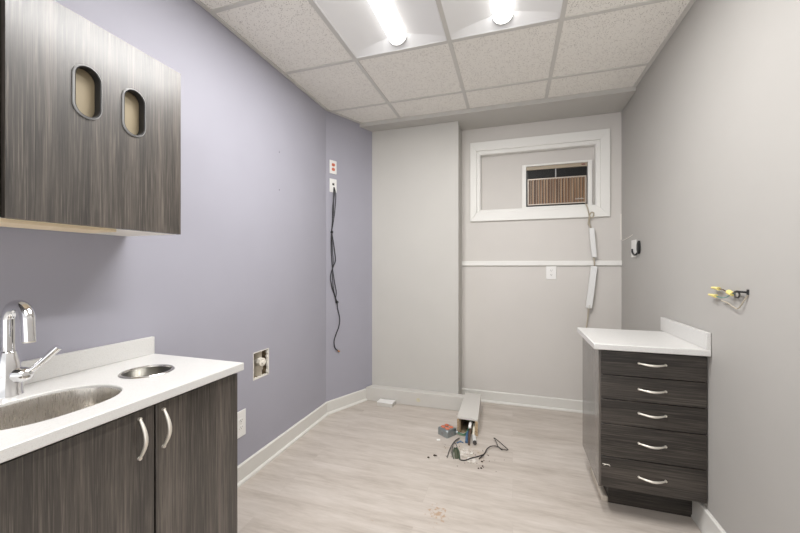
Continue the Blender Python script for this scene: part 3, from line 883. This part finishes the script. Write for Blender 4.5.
# its cord and two covers hanging on it
cd = thing('power_cord', 'tan cord looping down from the air conditioner to the drawer cabinet', 'cord', (0.60, YB - 0.02, 0.73))
yc = YB - 0.030
pts = [(0.590, YB - 0.004, 1.772), (0.596, yc - 0.004, 1.74), (0.606, yc, 1.70), (0.617, yc, 1.655), (0.640, yc, 1.655), (0.645, yc, 1.688), (0.625, yc, 1.692), (0.612, yc, 1.655), (0.606, yc, 1.60), (0.612, yc, 1.585), (0.630, yc, 1.55), (0.640, yc, 1.44), (0.648, yc, 1.31), (0.650, yc, 1.235), (0.632, yc, 1.07), (0.609, yc, 0.89), (0.600, yc, 0.80), (0.592, yc, 0.70), (0.600, yc, 0.4), (0.62, yc, 0.14)]
build('cord', MB().tube(pts, 0.0052, 8), M['tan_cord'], cd)
build('cord', MB().tube([(0.622, yc + 0.004, 1.66), (0.616, yc + 0.006, 1.62), (0.622, yc + 0.004, 1.57), (0.634, yc, 1.53)], 0.0045, 8), M['tan_cord'], cd)
def cover(label, a, b_, w, notch):
    a, b_ = Vector(a), Vector(b_)
    d = (b_ - a).normalized()
    s = Vector((0, 1, 0)).cross(d).normalized()
    if s.x < 0: s = -s
    out = Vector((0, -1, 0))
    t = thing('cord_cover', label, 'cord cover', b_, 'white cord covers')
    # open channel, hollow towards the wall
    pr = [(-w / 2, 0.000), (-w / 2, 0.024), (w / 2, 0.024), (w / 2, 0.000), (w / 2 - 0.003, 0.000), (w / 2 - 0.003, 0.021), (-w / 2 + 0.003, 0.021), (-w / 2 + 0.003, 0.000)]
    mb_ = MB().loft([[p + s * u + out * v for u, v in pr] for p in (a, b_)])
    build('channel', mb_, M['raceway'], t, 0.001)
    if notch:
        q = b_ - d * 0.010
        build('clip', MB().box(-0.006, 0.006, 0, 0.008, -0.016, 0.016, Matrix(((s.x, 0, -d.x, q.x), (s.y, -1, -d.y, q.y - 0.0235), (s.z, 0, -d.z, q.z), (0, 0, 0, 1)))), M['grid'], t)
cover('white cord cover hanging just above the chair rail', (0.628, YB - 0.022, 1.562), (0.649, YB - 0.022, 1.318), 0.036, False)
cover('white cord cover hanging just below the chair rail', (0.648, YB - 0.022, 1.243), (0.608, YB - 0.022, 0.893), 0.046, True)

# ------------------------------------------------------------------ low boxed cable chase on the floor
BT = 0.122
cc = thing('cable_chase', 'low cream painted box along the bump-out with an open ended arm', 'cable chase', (-0.8, 3.06, 0))
lf = A0 + AD * 0.46
lg = MB().prism([(-1.298, 3.02, 0), (-0.395, 3.035, 0), (-0.395, COL_Y - 0.001, 0), (-1.262, COL_Y - 0.001, 0)], (0, 0, BT))
build('run', lg, M['box_paint'], cc, 0.003)
ax0, ax1, ay0, ay1 = -0.395, -0.242, 2.635, 3.165
t_ = 0.016
arm = MB()
arm.prism([(ax0, ay0, BT - t_), (ax1, ay0 - 0.006, BT - t_), (ax1 - 0.022, ay1, BT - t_), (ax0 - 0.005, ay1, BT - t_)], (0, 0, t_ - 0.0005))
arm.prism([(ax0, ay0 + 0.004, 0), (ax0 + 0.014, ay0 + 0.004, 0), (ax0 + 0.009, ay1, 0), (ax0 - 0.005, ay1, 0)], (0, 0, BT - t_))
arm.prism([(ax1 - 0.022, ay0 - 0.002, 0), (ax1, ay0 - 0.002, 0), (ax1 - 0.022, ay1, 0), (ax1 - 0.044, ay1, 0)], (0, 0, BT - t_))
arm.prism([(ax0 + 0.009, ay1 - 0.016, 0), (ax1 - 0.044, ay1 - 0.016, 0), (ax1 - 0.044, ay1, 0), (ax0 + 0.009, ay1, 0)], (0, 0, BT - t_))
build('arm', arm, M['box_paint'], cc, 0.0015)
cvf = MB().box(ax0 + 0.0145, ax1 - 0.045, ay0 + 0.012, ay0 + 0.299, 0.0003, 0.003)
build('inner_shade', cvf, M['cavity'], cc)  # dark sheet added to paint the shade inside the open arm
raw = MB()
raw.box(ax0 + 0.0005, ax0 + 0.0135, ay0 - 0.001, ay0 + 0.004, 0, BT - t_)
raw.box(ax1 - 0.0215, ax1 - 0.0005, ay0 - 0.006, ay0 - 0.002, 0, BT - t_)
raw.box(ax0 + 0.014, ax0 + 0.022, ay0 + 0.02, ay1 - 0.05, 0.0, BT - t_ - 0.001)
raw.box(ax0 + 0.022, ax1 - 0.05, ay0 + 0.30, ay0 + 0.31, 0.0, BT - t_ - 0.001)
tag(build('raw_edge', raw, M['rawboard'], cc), 'bare brown board edge at the open end')
build('round_patch', MB().loft([[(-0.798 + r * math.cos(t), 3.0273 - y, 0.056 + r * math.sin(t)) for t in [2 * math.pi * k / 24 for k in range(24)]] for r, y in ((0.018, 0.0), (0.018, 0.0012), (0.013, 0.0016), (0.012, 0.0010))]), mat('patch_cream', (0.60, 0.56, 0.42, 1), 0.6), cc)

wp = thing('cord_cover', 'short white block lying on the floor against the low box', 'cord cover', (-1.08, 2.97, 0))
build('block_top', MB().prism([(-1.154, 2.928, 0.030), (-1.008, 2.924, 0.030), (-1.004, 3.015, 0.030), (-1.152, 3.012, 0.030)], (0, 0, 0.005)), M['white_plastic'], wp, 0.0015)
build('block_side', MB().prism([(-1.153, 2.930, 0), (-1.009, 2.926, 0), (-1.005, 3.014, 0), (-1.151, 3.011, 0)], (0, 0, 0.030)), M['box_paint'], wp, 0.001)

# ------------------------------------------------------------------ wiring left on the floor
# metal box with four orange sockets
jb = thing('junction_box', 'grey metal box with orange sockets lying on the floor', 'junction box', (-0.455, 2.58, 0))
J = Matrix.Translation((-0.462, 2.590, 0)) @ Matrix.Rotation(math.radians(-34), 4, 'Z')
def jp(x, y, z): return J @ Vector((x, y, z))
def rsq(s, r, n=5):
    out = []
    for cx, cy, a0 in ((s - r, s - r, 0), (-s + r, s - r, 90), (-s + r, -s + r, 180), (s - r, -s + r, 270)):
        for k in range(n):
            a = math.radians(a0 + 90 * k / (n - 1))
            out.append((cx + r * math.cos(a), cy + r * math.sin(a)))
    return out
build('box', MB().loft([[jp(x, y, z) for x, y in rsq(0.050, 0.010)] for z in (0.0, 0.040)]), M['galv'], jb, 0.001)
cov = MB().loft([[jp(x, y, z) for x, y in rsq(s, 0.012)] for s, z in ((0.0515, 0.0405), (0.0515, 0.044), (0.046, 0.052), (0.044, 0.053))])
build('cover', cov, M['galv'], jb, 0.0008)
for sx, sy in ((1, 0), (0, -1), (-1, 0), (0, 1)):
    p = jp(sx * 0.0495, sy * 0.0495, 0.021); q = jp(sx * 0.0512, sy * 0.0512, 0.021)
    build('knockout', MB().cyl(p, q, 0.011, seg=16), M['rubber_seal'], jb)
for sx in (-0.0215, 0.0215):
    for sy in (-0.0195, 0.0195):
        rp = [(sx + 0.0170 * math.cos(a), sy + max(-0.0140, min(0.0140, 0.0170 * math.sin(a)))) for a in [2 * math.pi * k / 20 for k in range(20)]]
        d = build('socket', MB().loft([[jp(x, y, z) for x, y in rp] for z in (0.053, 0.0575)]), M['orange'], jb, 0.0008)
        for k in (-0.006, 0.006):
            build('slot', MB().box(sx + k - 0.001, sx + k + 0.001, sy - 0.002, sy + 0.006, 0.0573, 0.0578, J), M['slot'], d)

gw = thing('green_wire', 'green wires running from the metal box into the open box end', 'wire', (-0.36, 2.62, 0))
build('connector', MB().cyl((-0.425, 2.603, 0.020), (-0.385, 2.606, 0.018), 0.013, 0.011, seg=14), M['galv'], gw)
build('wire', MB().tube([(-0.388, 2.606, 0.018), (-0.36, 2.604, 0.010), (-0.335, 2.612, 0.010), (-0.315, 2.65, 0.030), (-0.306, 2.72, 0.066), (-0.30, 2.85, 0.075)], 0.0052, 8), M['green'], gw)
build('wire', MB().tube([(-0.388, 2.604, 0.014), (-0.36, 2.596, 0.006), (-0.33, 2.602, 0.006), (-0.308, 2.64, 0.020), (-0.298, 2.71, 0.050), (-0.294, 2.85, 0.065)], 0.0040, 8), mat('pale_green_insulation', (0.16, 0.24, 0.15, 1), 0.5), gw)

bwb = thing('wire_stubs', 'blue and brown wire ends spilling out of the open box end', 'wire', (-0.30, 2.56, 0))
build('blue_stub', MB().tube([(-0.312, 2.66, 0.016), (-0.314, 2.600, 0.026), (-0.314, 2.555, 0.026), (-0.308, 2.495, 0.010)], lambda t: 0.006 + 0.004 * t, 10), M['blue'], bwb)
build('brown_stub', MB().tube([(-0.294, 2.70, 0.060), (-0.294, 2.610, 0.054), (-0.294, 2.540, 0.032), (-0.288, 2.468, 0.008)], lambda t: 0.010 - 0.003 * t, 10), M['brownwire'], bwb)
build('white_stub', MB().tube([(-0.296, 2.68, 0.072), (-0.298, 2.625, 0.080), (-0.298, 2.600, 0.062)], 0.011, 10), M['white_plastic'], bwb)
wc = thing('conduit_stub', 'cream conduit stub with a clear end lying beside the brown wire', 'conduit', (-0.265, 2.58, 0))
build('tube', MB().cyl((-0.276, 2.69, 0.058), (-0.268, 2.565, 0.022), 0.0085, seg=14), M['cream_pipe'], wc)
build('end_fitting', MB().cyl((-0.266, 2.572, 0.022), (-0.252, 2.500, 0.0165), 0.014, 0.0155, seg=8), mat('clear_grey_plastic', (0.60, 0.60, 0.58, 1), 0.25), wc)
build('end_cap', MB().cyl((-0.2525, 2.502, 0.0160), (-0.249, 2.484, 0.0145), 0.0135, 0.012, seg=12), M['slot'], wc)

bf = tag(build('wire_scrap', MB().tube([(-0.372, 2.475, 0.004), (-0.352, 2.497, 0.006), (-0.330, 2.492, 0.004)], 0.0042, 6).tube([(-0.350, 2.515, 0.0035), (-0.352, 2.496, 0.0065)], 0.0035, 6), M['blue']), 'short blue wire scrap on the floor before the open box', 'wire')
lw = thing('floor_wires', 'thin grey wires arching out of the floor patch', 'wire', (-0.38, 2.36, 0))
build('wire', MB().tube([(-0.368, 2.55, 0.004), (-0.385, 2.50, 0.010), (-0.396, 2.43, 0.016), (-0.404, 2.35, 0.010), (-0.404, 2.265, 0.003)], 0.0030, 6), M['grey_wire'], lw)
build('wire', MB().tube([(-0.366, 2.55, 0.004), (-0.378, 2.48, 0.018), (-0.386, 2.40, 0.030), (-0.380, 2.33, 0.018), (-0.372, 2.285, 0.004)], 0.0028, 6), M['grey_wire'], lw)
build('wire', MB().tube([(-0.372, 2.285, 0.004), (-0.390, 2.33, 0.040), (-0.376, 2.39, 0.045), (-0.352, 2.36, 0.028), (-0.344, 2.29, 0.004)], 0.0026, 6), M['grey_wire'], lw)
cl = thing('conduit_stump', 'dark green wire stump sticking up at the floor patch edge', 'conduit', (-0.345, 2.285, 0))
build('sleeve', MB().cyl((-0.345, 2.287, 0.0), (-0.352, 2.296, 0.056), 0.015, 0.014, seg=14), mat('dull_green_conduit', (0.10, 0.115, 0.075, 1), 0.6), cl)
build('wires', MB().tube([(-0.352, 2.296, 0.05), (-0.346, 2.288, 0.066), (-0.330, 2.275, 0.05), (-0.322, 2.262, 0.006)], 0.0045, 6).tube([(-0.356, 2.298, 0.05), (-0.362, 2.285, 0.064), (-0.366, 2.27, 0.03), (-0.36, 2.262, 0.005)], 0.0035, 6), mat('dull_green_insulation', (0.07, 0.10, 0.065, 1), 0.5), cl)
bk = thing('black_wire', 'black wire snaking right from the floor patch to a bent loop', 'wire', (-0.16, 2.42, 0))
build('wire', MB().tube([(-0.318, 2.262, 0.005), (-0.290, 2.268, 0.005), (-0.250, 2.305, 0.007), (-0.205, 2.348, 0.006), (-0.178, 2.375, 0.010), (-0.165, 2.430, 0.016), (-0.140, 2.480, 0.014), (-0.100, 2.500, 0.010), (-0.075, 2.480, 0.006)], 0.0034, 8), M['dark_wire'], bk)
build('loop', MB().tube([(-0.095, 2.502, 0.010), (-0.120, 2.590, 0.014), (-0.128, 2.600, 0.014), (-0.116, 2.600, 0.014), (-0.036, 2.490, 0.010), (-0.034, 2.478, 0.008), (-0.044, 2.474, 0.008), (-0.080, 2.478, 0.008), (-0.066, 2.468, 0.006)], 0.0024, 8, 5), M['dark_wire'], bk)
build('branch', MB().tube([(-0.178, 2.375, 0.010), (-0.186, 2.345, 0.012), (-0.206, 2.315, 0.004)], 0.0036, 8), M['dark_wire'], bk)

def flake(cx, cy, r, z, n, sx=1.0):
    return [(cx + r * sx * random.uniform(0.7, 1.15) * math.cos(2 * math.pi * k / n), cy + r * random.uniform(0.7, 1.15) * math.sin(2 * math.pi * k / n), z) for k in range(n)]
pt = MB()
for a in ((-0.300, 2.365, 0.055, 0.0004, 16, 0.85), (-0.250, 2.285, 0.045, 0.0006, 14, 0.7), (-0.36, 2.31, 0.045, 0.0005, 14, 0.9)):
    pt.prism(flake(*a), (0, 0, 0.0022))
m = mat('chipped_plaster', (0.66, 0.63, 0.58, 1), 0.9); nt, b = nodes(m)
nt.links.new(ramp(nt, noise(nt, coord(nt), 42, 4), [(0.40, (0.40, 0.35, 0.30)), (0.52, (0.60, 0.56, 0.51)), (0.7, (0.70, 0.68, 0.65))]), b.inputs['Base Color'])
tag(build('plaster_patch', pt, m), 'chipped pale plaster patch in the floor around the wires', 'plaster patch')
gt = MB()
for k in range(45):
    a = random.gauss(-0.27, 0.09); b_ = random.gauss(2.33, 0.07)
    s = random.uniform(0.0014, 0.0032)
    gt.ball((a, b_, s * 0.5), s, (random.uniform(.7, 1.4), 1, 0.7), 6, 4)
for (a, b_, s) in ((-0.520, 2.233, 0.007), (-0.487, 2.268, 0.008), (-0.478, 2.27, 0.006), (-0.184, 2.214, 0.006), (-0.20, 2.207, 0.005), (-0.178, 2.24, 0.005), (-0.186, 2.29, 0.006)):
    gt.ball((a, b_, s * 0.5), s, (1.2, 1, 0.7), 7, 5)
tag(build('floor_grit', gt, mat('dark_grit', (0.07, 0.05, 0.04, 1), 0.9)), 'dark grit scattered on the floor around the wire ends', 'debris', None, 'stuff')
wc_ = MB()
wc_.prism(flake(-0.505, 2.482, 0.012, 0.0003, 9, 1.3), (0, 0, 0.004))
tag(build('plaster_chip', wc_, M['white_plastic']), 'small white plaster chip on floor in front of the socket box', 'plaster chip')
